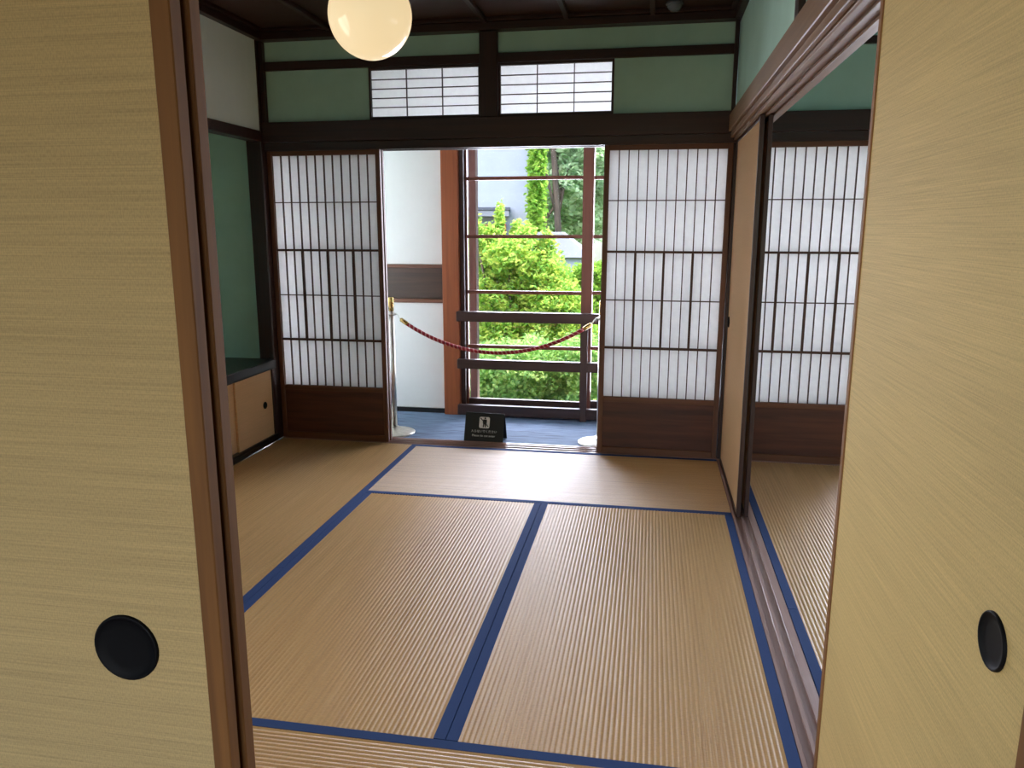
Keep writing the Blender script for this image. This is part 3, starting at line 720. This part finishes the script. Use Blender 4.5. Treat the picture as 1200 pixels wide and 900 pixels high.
# leafy trees whose crowns reach the window height
def shrub(name, label, y, blobs, mat, n, size, tr=0.07):
    pts = [at(b[0], b[1], y) for b in blobs]
    cx = sum(p.x for p in pts) / len(pts); base = (cx, y, GZ); rnd = random.Random(len(label)); bl = []; br = []
    for p, b in zip(pts, blobs):
        dy = rnd.uniform(-0.25, 0.25)
        q = (p.x - cx, dy, p.z - GZ); rx = b[2]; rz = b[3] if len(b) > 3 else b[2] * 0.8
        bl.append(q + (rx, rx, rz)); br.append([(0, 0, q[2] * 0.4), (q[0] * 0.4, dy * 0.5, q[2] * 0.7), q])
    top = max(q[2] for q in bl)
    # leafy skirt hiding the bare trunk below
    return tree(name, label, 'tree', base, [(0, 0, -0.1), (0.05, 0.02, top * 0.35), (0.0, 0.1, top * 0.75)], br, bl, n, size, mat, tr)
shrub('maple_tree', 'bright yellow-green tree filling the lower window view', 8.6,
      [(568, 305, .34), (600, 300, .32), (632, 318, .36), (575, 345, .42), (615, 345, .42), (652, 350, .38), (590, 385, .45), (635, 385, .45), (672, 385, .36), (560, 390, .4), (545, 330, .36),
       (584, 262, .07, .30), (562, 275, .12, .22), (602, 274, .10, .18), (571, 282, .2, .2), (640, 288, .12, .2), (615, 282, .16, .2)], 'leaf_yellow', 52000, 0.030)
shrub('maple_tree', 'mid green tree beneath the bright yellow-green one', 7.0,
      [(575, 430, .36), (620, 425, .38), (662, 430, .36), (695, 420, .34), (598, 465, .45), (650, 470, .45), (700, 470, .4), (560, 470, .4)], 'leaf_green', 34000, 0.026)
shrub('maple_tree', 'green bushy tree right in front of the pale roof', 9.95,
      [(690, 335, .34), (684, 318, .16), (715, 330, .42), (668, 345, .34), (640, 335, .34), (700, 380, .45), (745, 360, .5), (720, 410, .5)], 'leaf_vivid', 30000, 0.032)
shrub('maple_tree', 'green tree beside the weathered outside window post', 9.8,
      [(440, 330, .6), (410, 380, .7), (465, 390, .5), (370, 340, .6)], 'leaf_vivid', 12000, 0.06)
shrub('maple_tree', 'yellowish tree further along the garden beyond the side room windows', 9.6,
      [(900, 300, .6), (940, 350, .7), (890, 370, .6), (980, 310, .6), (920, 420, .7)], 'leaf_yellow', 12000, 0.06)
# taller trees behind
def tall(label, y, px, wpx, ptop, pbot, mat, n, size, seeds, fork=True, tr=0.10):
    p = at(px, pbot, y); base = (p.x, y, GZ); half = (at(px + wpx / 2, 300, y).x - at(px - wpx / 2, 300, y).x) / 2
    top = at(px, ptop, y).z - GZ; bot = p.z - GZ; rnd = random.Random(seeds); blobs = []; br = []
    for i in range(28):
        a = rnd.uniform(0, 6.28); q = rnd.uniform(0.2, 0.9); h = rnd.uniform(bot + (top - bot) * 0.18, top)
        rr = half * rnd.uniform(0.26, 0.42)
        blobs.append((half * q * math.cos(a), abs(half * 0.9 * q * math.sin(a)) * 0.9 + 0.3, h, rr, rr, rr * 0.8))
        if i % 5 == 0: br.append([(0, 0, h * 0.72), (blobs[-1][0] * 0.5, blobs[-1][1] * 0.5, h * 0.88), blobs[-1][:3]])
    if fork: br.append([(0, 0, bot + (top - bot) * 0.1), (-half * 0.16, -0.1, bot + (top - bot) * 0.3), (-half * 0.34, -0.1, bot + (top - bot) * 0.62)])
    return tree('garden_tree', label, 'tree', base, [(0, 0, -0.1), (0.05, 0, bot), (-0.1, 0, (top + bot) / 2), (0, 0, top * 0.95)], br, blobs, n, size, mat, tr)
tall('tall pale green tree with a forked trunk behind the white house corner', 17.8, 652, 130, 60, 272, 'leaf_blue', 40000, 0.075, 31)
tall('tall bluish green tree beyond the window meeting stile', 22.0, 735, 110, 90, 300, 'leaf_blue', 30000, 0.08, 33, fork=False)
tall('tall bluish green tree in the distance further along the garden', 19.5, 850, 160, 60, 300, 'leaf_blue', 14000, 0.13, 35, fork=False)
tall('distant dark leafy tree behind the pale green one', 25.5, 640, 250, 20, 330, 'leaf_blue', 60000, 0.12, 37, fork=False)
# narrow vivid green conifer at the house corner
p = at(627, 300, 12.0); base = (p.x, 12.0, GZ); tz = at(627, 150, 12.0).z - GZ
tree('slim_conifer', 'slim vivid green conifer against the white house corner', 'tree', base, [(0, 0, -0.1), (0, 0, tz)], [],
     [(0.02 * math.sin(i), 0, tz * (0.25 + 0.08 * i), 0.17, 0.2, 0.5) for i in range(11)], 9000, 0.05, 'leaf_vivid', 0.06)

# neighbour house: white wall with a small canopy ledge
YH = 12.4
xr = at(620, 220, YH).x; zl = at(585, 247, YH).z
nh = thing('neighbour_house', 'white walled neighbouring house beyond the corridor window', 'house', (xr, YH, GZ), 0.175)
box('wall', nh, 'house_white', -9.0, 0.0, 0.0, 2.6, 0.0, 7.2, 0)
box('roof', nh, 'dark_slate', -9.4, 0.1, -0.3, 2.7, 7.2, 7.38)
xc = at(597, 247, YH).x - xr
box('canopy', nh, 'house_roof', xc - 2.2, xc, -0.32, 0.0, zl - GZ - 0.10, zl - GZ, 0.004)
box('canopy_edge', nh, 'dark_slate', xc - 2.2, xc + 0.02, -0.34, 0.0, zl - GZ, zl - GZ + 0.05, 0.004)
box('shutter_box', nh, 'post_wood', xc - 2.1, xc - 0.05, -0.12, 0.0, zl - GZ - 0.42, zl - GZ - 0.22, 0.004)
# pale hipped roof of a low outbuilding
YO = 10.75
a = at(640, 272, YO); b = at(694, 302, YO)
ob = thing('garden_shed', 'low outbuilding with a pale sloping roof among the trees', 'shed', (a.x, YO, GZ))
za, zb_ = a.z - GZ, b.z - GZ; wx = b.x - a.x
bm = bmesh.new()
vs_ = [(-0.35, 0, zb_), (wx, 0, zb_), (wx, 0.9, zb_), (-0.35, 0.9, zb_), (-0.15, 0.2, za), (0.2, 0.2, za), (0.2, 0.7, za), (-0.15, 0.7, za)]
vv = [bm.verts.new(v) for v in vs_]
for f in ((0, 1, 5, 4), (1, 2, 6, 5), (2, 3, 7, 6), (3, 0, 4, 7), (4, 5, 6, 7), (3, 2, 1, 0)): bm.faces.new([vv[i] for i in f])
me = bpy.data.meshes.new('shed_roof'); bm.to_mesh(me); bm.free(); link_mesh('roof', me, 'house_roof', ob)
box('wall', ob, 'house_white', -0.3, wx - 0.1, 0.08, 0.82, 0.0, zb_ - 0.002, 0)
